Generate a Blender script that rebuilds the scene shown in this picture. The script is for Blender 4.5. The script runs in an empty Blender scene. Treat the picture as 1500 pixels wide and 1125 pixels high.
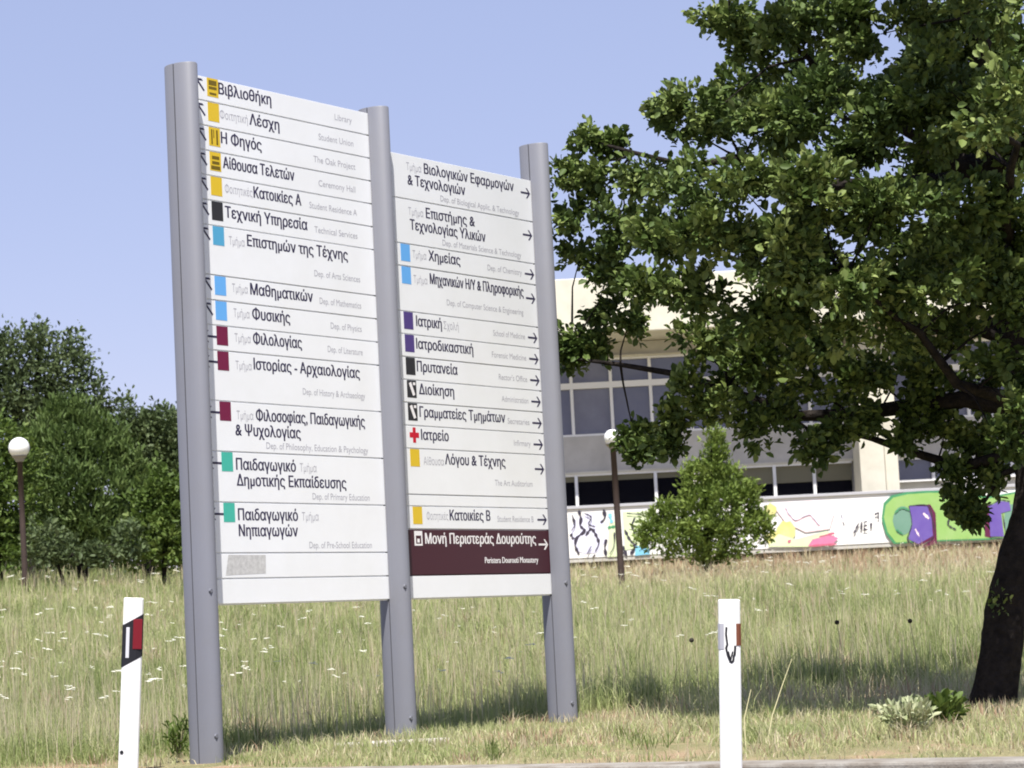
import bpy, math, random
import numpy as np
from mathutils import Vector, Matrix, geometry

C = bpy.context.scene
COL = C.collection
rng = np.random.default_rng(11)
random.seed(5)

# ------------------------------------------------------------------ camera
F_PX, PITCH, ROLL, CZ = 3693.2, 0.0984, 0.0503, 0.62
cp, sp, cr, sr = math.cos(PITCH), math.sin(PITCH), math.cos(ROLL), math.sin(ROLL)
fw = Vector((0, cp, sp)); r0 = Vector((1, 0, 0)); u0 = Vector((0, -sp, cp))
rc = r0 * cr - u0 * sr; uc = r0 * sr + u0 * cr
cam = bpy.data.cameras.new('camera'); camo = bpy.data.objects.new('camera', cam); COL.objects.link(camo)
M = Matrix((rc, uc, -fw)).transposed().to_4x4(); M.translation = (0, 0, CZ)
camo.matrix_world = M
cam.sensor_width = 36; cam.lens = F_PX / 1500 * 36
cam.clip_start = 0.1; cam.clip_end = 5000
cam.dof.use_dof = True; cam.dof.focus_distance = 15.5; cam.dof.aperture_fstop = 9
C.camera = camo
C.render.resolution_x, C.render.resolution_y = 1024, 768

# ------------------------------------------------------------------ light
SUN_EL, SUN_AZ = math.radians(63), math.radians(182)      # azimuth clockwise from +Y
w = bpy.data.worlds.new('World'); C.world = w; w.use_nodes = True
nt = w.node_tree; bg = nt.nodes['Background']
sky = nt.nodes.new('ShaderNodeTexSky'); sky.sky_type = 'NISHITA'; sky.sun_disc = False
sky.sun_elevation = SUN_EL; sky.sun_rotation = SUN_AZ
sky.altitude = 300; sky.air_density = 1.0; sky.dust_density = 0.5; sky.ozone_density = 2.6
wb = nt.nodes.new('ShaderNodeMix'); wb.data_type = 'RGBA'; wb.blend_type = 'MULTIPLY'; wb.inputs[0].default_value = 1
wb.inputs[7].default_value = (1.27, .93, .93, 1)          # the camera's white balance
nt.links.new(sky.outputs[0], wb.inputs[6]); ev = nt.nodes.new('ShaderNodeMix'); ev.data_type = 'RGBA'; ev.inputs[0].default_value = .6      # constant pale blue mixed in to flatten the sky gradient
ev.inputs[7].default_value = (2.50, 3.05, 4.75, 1); nt.links.new(wb.outputs[2], ev.inputs[6])
nt.links.new(ev.outputs[2], bg.inputs[0]); bg.inputs[1].default_value = 0.097
sl = bpy.data.lights.new('sun', 'SUN'); sl.energy = 4.8; sl.angle = math.radians(0.5); sl.color = (1, .955, .88)
so = bpy.data.objects.new('sun', sl); COL.objects.link(so)
sd = Vector((math.sin(SUN_AZ) * math.cos(SUN_EL), math.cos(SUN_AZ) * math.cos(SUN_EL), math.sin(SUN_EL)))
so.rotation_euler = sd.to_track_quat('Z', 'Y').to_euler(); so.location = (0, -10, 30)
vs = C.view_settings; vs.view_transform = 'Standard'; vs.look = 'None'; vs.gamma = 1; vs.exposure = 0.85
C.cycles.max_bounces = 6; C.cycles.transparent_max_bounces = 8
C.cycles.filter_width = 1.9

# ------------------------------------------------------------------ helpers
def at(px, py, Y):
    a, b = px - 750, py - 562.5
    u = a * cr - b * sr; v = a * sr + b * cr
    x = u / F_PX; z = -v / F_PX
    d = np.array([x, cp - z * sp, sp + z * cp])
    P = d * (Y / d[1]); P[2] += CZ
    return P

def lin(s):
    s /= 255.0
    return s / 12.92 if s <= .04045 else ((s + .055) / 1.055) ** 2.4

def material(name, color, rough=.6, spec=.4, noise=None, metallic=0., bump=None, attr=None, transl=0.):
    """noise=(scale, amount, second colour); attr = ramp stops driven by the per-blade 'kind' attribute"""
    m = bpy.data.materials.new(name); m.use_nodes = True
    t = m.node_tree; n = t.nodes; L = t.links
    p = n['Principled BSDF']; p.inputs['Roughness'].default_value = rough
    p.inputs['Specular IOR Level'].default_value = spec; p.inputs['Metallic'].default_value = metallic
    p.inputs['Base Color'].default_value = (*color, 1)
    out = None
    if attr:
        a = n.new('ShaderNodeAttribute'); a.attribute_name = 'kind'
        r = n.new('ShaderNodeValToRGB')
        e = r.color_ramp.elements
        while len(e) < len(attr): e.new(.5)
        for k, (pos, c) in enumerate(attr): e[k].position = pos; e[k].color = (*c, 1)
        L.new(a.outputs['Fac'], r.inputs[0]); out = r.outputs[0]
    if noise:
        tc = n.new('ShaderNodeTexCoord'); nz = n.new('ShaderNodeTexNoise')
        nz.inputs['Scale'].default_value = noise[0]; nz.inputs['Detail'].default_value = 6
        nz.inputs['Roughness'].default_value = .65
        L.new(tc.outputs['Object'], nz.inputs['Vector'])
        rp = n.new('ShaderNodeValToRGB'); rp.color_ramp.elements[0].position = .35; rp.color_ramp.elements[1].position = .68
        rp.color_ramp.elements[0].color = (0, 0, 0, 1); rp.color_ramp.elements[1].color = (noise[1],) * 3 + (1,)
        L.new(nz.outputs['Fac'], rp.inputs[0])
        mx = n.new('ShaderNodeMix'); mx.data_type = 'RGBA'
        L.new(rp.outputs[0], mx.inputs[0])
        if out: L.new(out, mx.inputs[6])
        else: mx.inputs[6].default_value = (*color, 1)
        mx.inputs[7].default_value = (*noise[2], 1); out = mx.outputs[2]
    if out: L.new(out, p.inputs['Base Color'])
    if bump:
        tc = n.new('ShaderNodeTexCoord'); nb = n.new('ShaderNodeTexNoise'); nb.inputs['Scale'].default_value = bump[0]
        nb.inputs['Detail'].default_value = 8
        L.new(tc.outputs['Object'], nb.inputs['Vector'])
        b = n.new('ShaderNodeBump'); b.inputs['Strength'].default_value = bump[1]; b.inputs['Distance'].default_value = bump[2]
        L.new(nb.outputs['Fac'], b.inputs['Height']); L.new(b.outputs[0], p.inputs['Normal'])
    if transl:
        tr = n.new('ShaderNodeBsdfTranslucent'); ms = n.new('ShaderNodeMixShader'); ms.inputs[0].default_value = transl
        if out: L.new(out, tr.inputs[0])
        else: tr.inputs[0].default_value = (*color, 1)
        L.new(p.outputs[0], ms.inputs[1]); L.new(tr.outputs[0], ms.inputs[2])
        L.new(ms.outputs[0], n['Material Output'].inputs['Surface'])
    return m

class MB:
    """collects faces, builds ONE mesh object"""
    def __init__(s): s.v = []; s.f = []
    def add(s, vs, fs):
        b = len(s.v); s.v += [tuple(p) for p in vs]; s.f += [tuple(b + i for i in f) for f in fs]
    def box(s, x0, x1, y0, y1, z0, z1, bev=0.):
        s.add([(x0,y0,z0),(x1,y0,z0),(x1,y1,z0),(x0,y1,z0),(x0,y0,z1),(x1,y0,z1),(x1,y1,z1),(x0,y1,z1)],
              [(0,3,2,1),(4,5,6,7),(0,1,5,4),(1,2,6,5),(2,3,7,6),(3,0,4,7)])
    def prism(s, poly, z0, z1):
        n = len(poly)
        s.add([(x, y, z0) for x, y in poly] + [(x, y, z1) for x, y in poly],
              [tuple(range(n))[::-1], tuple(range(n, 2 * n))] + [(i, (i + 1) % n, n + (i + 1) % n, n + i) for i in range(n)])
    def tube(s, pts, rad, k=8):
        pts = [Vector(p) for p in pts]; vs = []; fs = []
        for i, p in enumerate(pts):
            t = (pts[min(i + 1, len(pts) - 1)] - pts[max(i - 1, 0)]).normalized()
            a = t.cross(Vector((.31, .95, .05))).normalized(); b = t.cross(a)
            for j in range(k):
                q = 2 * math.pi * j / k
                vs.append(p + (a * math.cos(q) + b * math.sin(q)) * rad[i])
        for i in range(len(pts) - 1):
            for j in range(k):
                fs.append((i*k+j, i*k+(j+1)%k, (i+1)*k+(j+1)%k, (i+1)*k+j))
        fs.append(tuple(range(k))); fs.append(tuple((len(pts)-1)*k + j for j in range(k))[::-1])
        s.add(vs, fs)
    def lathe(s, prof, cx=0, cy=0, k=20):
        vs = []; fs = []
        for r, z in prof:
            for j in range(k):
                q = 2 * math.pi * j / k; vs.append((cx + r * math.cos(q), cy + r * math.sin(q), z))
        for i in range(len(prof) - 1):
            for j in range(k): fs.append((i*k+j, i*k+(j+1)%k, (i+1)*k+(j+1)%k, (i+1)*k+j))
        fs.append(tuple(range(k))[::-1]); fs.append(tuple((len(prof)-1)*k + j for j in range(k)))
        s.add(vs, fs)
    def build(s, name, mat, parent=None, smooth=False, bevel=0., label=None):
        me = bpy.data.meshes.new(name); me.from_pydata(s.v, [], s.f); me.update()
        me.materials.append(mat)
        if smooth:
            me.polygons.foreach_set('use_smooth', [True] * len(me.polygons))
        o = bpy.data.objects.new(name, me); COL.objects.link(o)
        if parent: o.parent = parent
        if bevel:
            b = o.modifiers.new('bevel', 'BEVEL'); b.width = bevel; b.segments = 2; b.limit_method = 'ANGLE'
        if label: o['label'] = label
        return o

def np_mesh(name, V, F, mat, parent=None, kind=None, smooth=False):
    """V (n,3), F list of (m,k) index arrays; kind = per-vertex float"""
    me = bpy.data.meshes.new(name)
    me.vertices.add(len(V)); me.vertices.foreach_set('co', np.asarray(V, np.float32).ravel())
    loops = np.concatenate([f.ravel() for f in F]).astype(np.int32)
    counts = np.concatenate([np.full(len(f), f.shape[1]) for f in F])
    me.loops.add(len(loops)); me.loops.foreach_set('vertex_index', loops)
    me.polygons.add(len(counts)); me.polygons.foreach_set('loop_start', np.concatenate([[0], np.cumsum(counts)[:-1]]).astype(np.int32))
    if kind is not None:
        a = me.attributes.new('kind', 'FLOAT', 'POINT'); a.data.foreach_set('value', np.asarray(kind, np.float32))
    if smooth: me.polygons.foreach_set('use_smooth', np.ones(len(counts), bool))
    me.update(calc_edges=True); me.validate()
    me.materials.append(mat)
    o = bpy.data.objects.new(name, me); COL.objects.link(o)
    if parent: o.parent = parent
    return o

def thing(name, label, cat, loc=(0, 0, 0), rz=0., group=None):
    o = bpy.data.objects.new(name, None); COL.objects.link(o)
    o.location = loc; o.rotation_euler = (0, 0, rz); o.empty_display_size = .3
    o['label'] = label; o['category'] = cat
    if group: o['group'] = group
    return o
def tag(o, label, cat, group=None):
    o['label'] = label; o['category'] = cat
    if group: o['group'] = group
    return o
def structure(o): o['kind'] = 'structure'; return o

# ------------------------------------------------------------------ terrain
KN = np.array([.56, .83]); KN = KN / np.linalg.norm(KN)
KD = np.array([KN[1], -KN[0]])
KC = float(KN @ np.array([-.52, 12.7]))
def sstep(a, b, x):
    t = np.clip((x - a) / (b - a), 0, 1); return t * t * (3 - 2 * t)
def gz(X, Y):
    X = np.asarray(X, float); Y = np.asarray(Y, float)
    yy = np.array([0, 14, 18, 22, 26, 30, 36, 42, 48, 54, 60, 68, 75, 90, 140, 3000.])
    zz = np.array([0, -.01, -.03, .17, .40, .60, .85, 1.08, 1.30, 1.53, 1.8, 2.14, 2.42, 2.8, 3.0, 3.0])
    z = sum(np.interp(Y + o, yy, zz) for o in (-1, 0, 1)) / 3
    z = z + np.clip(-X - 1, 0, 22) * .062 * sstep(20, 50, Y)
    d = X * KN[0] + Y * KN[1] - KC
    near = np.where(d < .26, -.4, -.03 * (1 - sstep(.26, 1.5, d)))
    return np.where(Y < 40, z + near * (1 if True else 0), z)
def hmeadow(X, Y):
    yb = np.interp(X, [-6, -2.2, -1.7, -.8, .24, .9, 2.4, 6], [15.2, 15.5, 15.6, 16.9, 18.3, 18.7, 19.3, 20.6])
    return sstep(-.5, .5, Y - yb)

xs = np.unique(np.concatenate([np.linspace(-400, -40, 10), np.linspace(-40, -8, 33), np.linspace(-8, 8, 81), np.linspace(8, 40, 33), np.linspace(40, 400, 10)]))
ys = np.unique(np.concatenate([np.linspace(-200, 0, 5), np.linspace(0, 9, 10), np.linspace(9, 24, 101), np.linspace(24, 100, 77), np.linspace(100, 900, 12)]))
GX, GY = np.meshgrid(xs, ys)
GZ = gz(GX, GY) + .012 * np.sin(GX * 3.1 + GY) * np.cos(GY * 2.3)
V = np.stack([GX.ravel(), GY.ravel(), GZ.ravel()], 1)
nx, ny = len(xs), len(ys)
ii = (np.arange(ny - 1)[:, None] * nx + np.arange(nx - 1)[None]).ravel()
Fq = np.stack([ii, ii + 1, ii + nx + 1, ii + nx], 1)
def ground_mat():
    m = material('meadow_soil', (.16, .17, .07), .95, .1)
    t = m.node_tree; n = t.nodes; L = t.links; p = n['Principled BSDF']
    tc = n.new('ShaderNodeTexCoord')
    def nz(s, d=8):
        q = n.new('ShaderNodeTexNoise'); q.inputs['Scale'].default_value = s; q.inputs['Detail'].default_value = d
        q.inputs['Roughness'].default_value = .7
        L.new(tc.outputs['Object'], q.inputs['Vector']); return q.outputs['Fac']
    def ramp(x, a, b, ca, cb):
        r = n.new('ShaderNodeValToRGB'); r.color_ramp.elements[0].position = a; r.color_ramp.elements[1].position = b
        r.color_ramp.elements[0].color = (*ca, 1); r.color_ramp.elements[1].color = (*cb, 1); L.new(x, r.inputs[0]); return r.outputs[0]
    c1 = ramp(nz(2.2), .35, .65, (.19, .20, .085), (.36, .31, .17))
    c2 = ramp(nz(45), .4, .7, (.10, .09, .05), (.42, .36, .22))
    mk = ramp(nz(1.1), .5, .66, (0, 0, 0), (1, 1, 1))
    mx = n.new('ShaderNodeMix'); mx.data_type = 'RGBA'; mx.inputs[0].default_value = .45
    L.new(c1, mx.inputs[6]); L.new(c2, mx.inputs[7])
    m2 = n.new('ShaderNodeMix'); m2.data_type = 'RGBA'; L.new(mk, m2.inputs[0]); L.new(mx.outputs[2], m2.inputs[6])
    c3 = ramp(nz(70), .35, .65, (.22, .13, .085), (.48, .36, .25)); L.new(c3, m2.inputs[7])
    L.new(m2.outputs[2], p.inputs['Base Color'])
    b = n.new('ShaderNodeBump'); b.inputs['Strength'].default_value = .8; b.inputs['Distance'].default_value = .03
    L.new(nz(30), b.inputs['Height']); L.new(b.outputs[0], p.inputs['Normal'])
    return m
structure(np_mesh('ground', V, [Fq], ground_mat(), smooth=True))

def road_pt(s, d, z): q = KN * (KC + d) + KD * s; return (q[0], q[1], z)
m_road = material('asphalt', (.085, .083, .082), .9, .2, noise=(60, .8, (.15, .145, .14)), bump=(180, .6, .01))
mb = MB(); mb.add([road_pt(-200, -9, -.22), road_pt(200, -9, -.22), road_pt(200, -.02, -.2), road_pt(-200, -.02, -.2)], [(0, 1, 2, 3)])
structure(mb.build('road', m_road))
m_kerb = material('kerb_concrete', (.30, .285, .26), .95, .1, noise=(5, .95, (.16, .135, .11)), bump=(80, .5, .01))
mb = MB(); mb.add([road_pt(-200, -.0, -.5), road_pt(200, -.0, -.5), road_pt(200, .27, -.5), road_pt(-200, .27, -.5),
                   road_pt(-200, .0, -.03), road_pt(200, .0, -.03), road_pt(200, .27, -.03), road_pt(-200, .27, -.03)],
                  [(0,3,2,1),(4,5,6,7),(0,1,5,4),(1,2,6,5),(2,3,7,6),(3,0,4,7)])
structure(mb.build('kerb', m_kerb, bevel=.015))

# ------------------------------------------------------------------ directory sign
SX, SY, TH, W = -1.8613, 14.6369, .9618, 1.834
ZB = .2515 + CZ          # bottom of the panels
m_post = material('grey_painted_metal', (.175, .182, .215), .5, .3, noise=(1.3, .6, (.165, .165, .18)), bump=(260, .15, .001))
m_white = material('white_sign_panel', (.85, .87, .90), .4, .4, noise=(2.6, .5, (.77, .785, .79)))
m_ink = material('dark_violet_lettering', (.035, .03, .075), .5)
m_grey = material('grey_lettering', (.42, .42, .47), .5)
m_yel = material('yellow_square', (.72, .50, .03), .5)
m_dk = material('charcoal_square', (.03, .03, .035), .5)
m_blue = material('light_blue_square', (.14, .42, .85), .5)
m_cyan = material('sky_blue_square', (.09, .38, .62), .5)
m_mar = material('maroon_square', (.17, .012, .055), .5)
m_teal = material('teal_square', (.06, .46, .36), .5)
m_pur = material('purple_square', (.085, .055, .22), .5)
m_red = material('red_cross', (.55, .01, .03), .5)
m_brown = material('dark_maroon_panel', (.055, .012, .02), .4)
m_wink = material('white_lettering', (.85, .83, .84), .5)
m_patch = material('grey_stain', (.62, .62, .62), .7, .3, noise=(38, .9, (.42, .42, .42)))
m_olive = material('dark_pictogram', (.16, .11, .008), .5)

sign = thing('directory_sign', 'tall white campus directory sign with grey posts and rows of Greek department names', 'sign', (SX, SY, 0), TH)
# local frame: x along the panels, -y towards the reader, z up

def post_profile():
    A, B, g = .112, .066, .0045
    P = []
    for k in range(13):          # reader side half, from right slot to left slot
        q = -math.pi * k / 12; P.append((B * math.cos(q), A * math.sin(q) - g))
    P += [(-B + .015, -g), (-B + .015, g)]
    for k in range(13):
        q = math.pi - math.pi * k / 12; P.append((B * math.cos(q), A * math.sin(q) + g))
    P += [(B - .015, g), (B - .015, -g)]
    return P[::-1]
HP = 3.4361 + CZ
for k in range(3):
    mb = MB(); prof = post_profile(); n = len(prof)
    shr = [(x * .96, y * .96) for x, y in prof]
    vs = [(x, y, -.3) for x, y in prof] + [(x, y, HP - .006) for x, y in prof] + [(x, y, HP) for x, y in shr]
    fs = [(i, (i+1) % n, n + (i+1) % n, n + i) for i in range(n)] + [(n+i, n+(i+1) % n, 2*n+(i+1) % n, 2*n+i) for i in range(n)] + [tuple(range(2*n, 3*n))]
    mb.add(vs, fs)
    o = mb.build('post', m_post, sign, smooth=True); o.data.set_sharp_from_angle(angle=math.radians(40)); o.location = (W * k, 0, 0)
    for zz in (.12, .95):
        p2 = MB()
        p2.add([(.012 * math.cos(a) - .03, y, zz + .012 * math.sin(a)) for y in (-.112, -.099) for a in [math.pi * j / 4 for j in range(8)]],
               [tuple(range(8)), tuple(range(15, 7, -1))] + [(j, (j+1) % 8, 8 + (j+1) % 8, 8 + j) for j in range(8)])
        p2.build('bolt', m_post, o)

def glyph_contours(body):
    cu = bpy.data.curves.new('lettering', 'FONT'); cu.body = body
    to = bpy.data.objects.new('lettering', cu); COL.objects.link(to)
    bpy.context.view_layer.update()
    cv = to.to_curve(bpy.context.evaluated_depsgraph_get())
    out = []
    for sp in cv.splines:
        bp = sp.bezier_points; P = []; n = len(bp)
        for k in range(n):
            a, b = bp[k], bp[(k + 1) % n]
            straight = (a.handle_right - a.co).length < 1e-5 and (b.handle_left - b.co).length < 1e-5
            seg = [a.co, b.co] if straight else geometry.interpolate_bezier(a.co, a.handle_right, b.handle_left, b.co, 5)
            P += [(v[0], v[1]) for v in seg[:-1]]
        Q = [p for k, p in enumerate(P) if k == 0 or abs(p[0]-P[k-1][0]) + abs(p[1]-P[k-1][1]) > 1e-5]
        if len(Q) > 2: out.append(Q)
    to.to_curve_clear(); bpy.data.objects.remove(to); bpy.data.curves.remove(cu)
    return out
_txt = {}
def text_tris(body):
    """nonzero-winding fill of the outlines (some glyphs are drawn with crossing contours)"""
    if body in _txt: return _txt[body]
    cs = glyph_contours(body)
    co, ed = [], []
    for P in cs:
        b = len(co); co += [Vector(p) for p in P]; ed += [(b + q, b + (q + 1) % len(P)) for q in range(len(P))]
    r = geometry.delaunay_2d_cdt(co, ed, [], 0, 1e-6)
    v = np.array([(p[0], p[1]) for p in r[0]]); t = np.array([tuple(f) for f in r[2]])
    cen = v[t].mean(1); wn = np.zeros(len(t), int)
    for P in cs:
        A = np.array(P); B = np.roll(A, -1, 0)
        for (x0, y0), (x1, y1) in zip(A, B):
            if y0 == y1: continue
            m_ = (cen[:, 1] >= min(y0, y1)) & (cen[:, 1] < max(y0, y1))
            xc = x0 + (cen[:, 1] - y0) * (x1 - x0) / (y1 - y0)
            wn += np.where(m_ & (cen[:, 0] < xc), 1 if y1 > y0 else -1, 0)
    t = t[wn != 0]
    used, inv = np.unique(t, return_inverse=True)
    _txt[body] = (v[used], inv.reshape(-1, 3)); return _txt[body]
def text_mesh(body, s0, s1, z, cap, mat, parent, name, bold=.0, font_cap=.728, y=-.0006):
    v, t = text_tris(body)
    x0, x1 = v[:, 0].min(), v[:, 0].max(); k = cap / font_cap; kx = (s1 - s0) / (x1 - x0)
    VV, FF = [], []
    for q, (ox, oz) in enumerate(((-bold, 0), (bold, 0), (0, bold * .5)) if bold else ((0, 0),)):
        b0 = len(VV)
        VV += [(s0 + (a - x0) * kx + ox, y - .0001 * q, z + b * k + oz) for a, b in v]
        FF += [tuple(int(i_) + b0 for i_ in f) for f in t]
    me = bpy.data.meshes.new(name); me.from_pydata(VV, [], FF); me.update(); me.materials.append(mat)
    o = bpy.data.objects.new(name, me); COL.objects.link(o); o.parent = parent
    return o

def flat(name, polys, mat, parent, y=-.0008, label=None):
    mb = MB()
    for P in polys:
        n = len(P)
        mb.add([(x, y, z) for x, z in P] + [(x, 0, z) for x, z in P], [tuple(range(n)), tuple(range(n, 2*n))[::-1]] + [(i, n+i, n+(i+1) % n, (i+1) % n) for i in range(n)])
    return mb.build(name, mat, parent, label=label)
def rect(x0, x1, z0, z1): return [(x0, z0), (x1, z0), (x1, z1), (x0, z1)]
def arrow(cx, cz, ang, mat, parent, L=.12, t=.013, a=.036):
    c, s = math.cos(ang), math.sin(ang)
    def tr(P): return [(cx + x * c - z * s, cz + x * s + z * c) for x, z in P]
    h = L / 2
    polys = [tr([(-h, -t/2), (h - t, -t/2), (h - t, t/2), (-h, t/2)]),
             tr([(h, 0), (h - a, a), (h - a - t * 1.2, a), (h - t * 1.4, 0)]),
             tr([(h, 0), (h - t * 1.4, 0), (h - a - t * 1.2, -a), (h - a, -a)])]
    return flat('arrow', polys, mat, parent, y=-.0009)

UL, LF, RT = math.radians(135), math.pi, 0.
# units, square colour (or None), arrow, main lines [(text,s0,s1,which line)], grey prefix, English
P1 = [
 (1, 'yel', UL, [('Βιβλιοθήκη', .328, .811, 0)], [], ('Library', 1.43, 1.604, 0)),
 (1, 'yel', UL, [('Λέσχη', .602, .879, 0)], [('Φοιτητική', .33, .584, 0)], ('Student Union', 1.26, 1.61, 0)),
 (1, 'yel', UL, [('Η Φηγός', .334, .703, 0)], [], ('The Oak Project', 1.2, 1.62, 0)),
 (1, 'yel', UL, [('Αίθουσα Τελετών', .344, 1.004, 0)], [], ('Ceremony Hall', 1.24, 1.61, 0)),
 (1, 'yel', UL, [('Κατοικίες Α', .613, 1.06, 0)], [('Φοιτητικές', .35, .6, 0)], ('Student Residence A', 1.14, 1.615, 0)),
 (1, 'dk', UL, [('Τεχνική Υπηρεσία', .345, 1.11, 0)], [], ('Technical Services', 1.18, 1.61, 0)),
 (2, 'cyan', UL, [('Επιστημών της Τέχνης', .534, 1.499, 0)], [('Τμήμα', .367, .509, 0)], ('Dep. of Arts Sciences', 1.159, 1.616, 2)),
 (1, 'blue', UL, [('Μαθηματικών', .546, 1.133, 0)], [('Τμήμα', .38, .521, 0)], ('Dep. of Mathematics', 1.2, 1.615, 0)),
 (1, 'blue', UL, [('Φυσικής', .556, .906, 0)], [('Τμήμα', .385, .53, 0)], ('Dep. of Physics', 1.3, 1.61, 0)),
 (1, 'mar', LF, [('Φιλολογίας', .554, 1.008, 0)], [('Τμήμα', .385, .53, 0)], ('Dep. of Literature', 1.26, 1.61, 0)),
 (2, 'mar', LF, [('Ιστορίας - Αρχαιολογίας', .55, 1.57, 0)], [('Τμήμα', .385, .53, 0)], ('Dep. of History & Archaeology', 1.0, 1.615, 2)),
 (2, 'mar', LF, [('Φιλοσοφίας, Παιδαγωγικής', .551, 1.598, 0), ('& Ψυχολογίας', .36, .959, 1)], [('Τμήμα', .375, .525, 0)], ('Dep. of Philosophy, Education & Psychology', .634, 1.62, 2)),
 (2, 'teal', LF, [('Παιδαγωγικό', .354, .9, 0), ('Δημοτικής Εκπαίδευσης', .354, 1.384, 1)], [('Τμήμα', .94, 1.1, 0)], ('Dep. of Primary Education', 1.05, 1.615, 2)),
 (2, 'teal', LF, [('Παιδαγωγικό', .354, .9, 0), ('Νηπιαγωγών', .355, .894, 1)], [('Τμήμα', .94, 1.1, 0)], ('Dep. of Pre-School Education', 1.0, 1.615, 2)),
 (1, 'patch', None, [], [], None),
 (1, None, None, [], [], None)]
P2 = [
 (2, None, RT, [('Βιολογικών Εφαρμογών', 2.355, 3.392, 0), ('& Τεχνολογιών', 2.169, 2.809, 1)], [('Τμήμα', 2.16, 2.324, 0)], ('Dep. of Biological Applic. & Technology', 2.523, 3.443, 2)),
 (2, None, RT, [('Επιστήμης &', 2.354, 2.904, 0), ('Τεχνολογίας Υλικών', 2.174, 3.022, 1)], [('Τμήμα', 2.16, 2.324, 0)], ('Dep. of Materials Science & Technology', 2.523, 3.443, 2)),
 (1, 'blue', RT, [('Χημείας', 2.362, 2.714, 0)], [('Τμήμα', 2.185, 2.335, 0)], ('Dep. of Chemistry', 3.03, 3.44, 0)),
 (2, 'blue', RT, [('Μηχανικών Η/Υ & Πληροφορικής', 2.365, 3.449, 0)], [('Τμήμα', 2.185, 2.335, 0)], ('Dep. of Computer Science & Engineering', 2.541, 3.435, 2)),
 (1, 'pur', RT, [('Ιατρική', 2.192, 2.47, 0)], [('Σχολή', 2.492, 2.661, 0)], ('School of Medicine', 3.06, 3.44, 0)),
 (1, 'pur', RT, [('Ιατροδικαστική', 2.18, 2.812, 0)], [], ('Forensic Medicine', 3.03, 3.44, 0)),
 (1, 'dk', RT, [('Πρυτανεία', 2.177, 2.622, 0)], [], ("Rector's Office", 3.1, 3.44, 0)),
 (1, 'diag', RT, [('Διοίκηση', 2.187, 2.571, 0)], [], ('Administration', 3.12, 3.44, 0)),
 (1, 'diag', RT, [('Γραμματείες Τμημάτων', 2.183, 3.149, 0)], [], ('Secretaries', 3.18, 3.44, 0)),
 (1, 'cross', RT, [('Ιατρείο', 2.187, 2.486, 0)], [], ('Infirmary', 3.24, 3.44, 0)),
 (2, 'yel', RT, [('Λόγου & Τέχνης', 2.436, 3.124, 0)], [('Αίθουσα', 2.2, 2.421, 0)], ('The Art Auditorium', 2.99, 3.44, 2)),
 (.5, None, None, [], [], None),
 (1, 'yel', RT, [('Κατοικίες Β', 2.459, 2.916, 0)], [('Φοιτητικές', 2.205, 2.44, 0)], ('Student Residence B', 3.0, 3.43, 0)),
 (2, 'brown', RT, [('Μονή Περιστεράς Δουρούτης', 2.179, 3.445, 0)], [], ('Peristera Dourouti Monastery', 2.832, 3.461, 2)),
 (1, None, None, [], [], None)]
SQ = dict(yel=m_yel, dk=m_dk, blue=m_blue, cyan=m_cyan, mar=m_mar, teal=m_teal, pur=m_pur, diag=m_dk)
SQN = dict(yel='yellow', dk='charcoal', blue='light blue', cyan='sky blue', mar='maroon', teal='teal', pur='purple', diag='black and white')
U = .15
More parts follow.
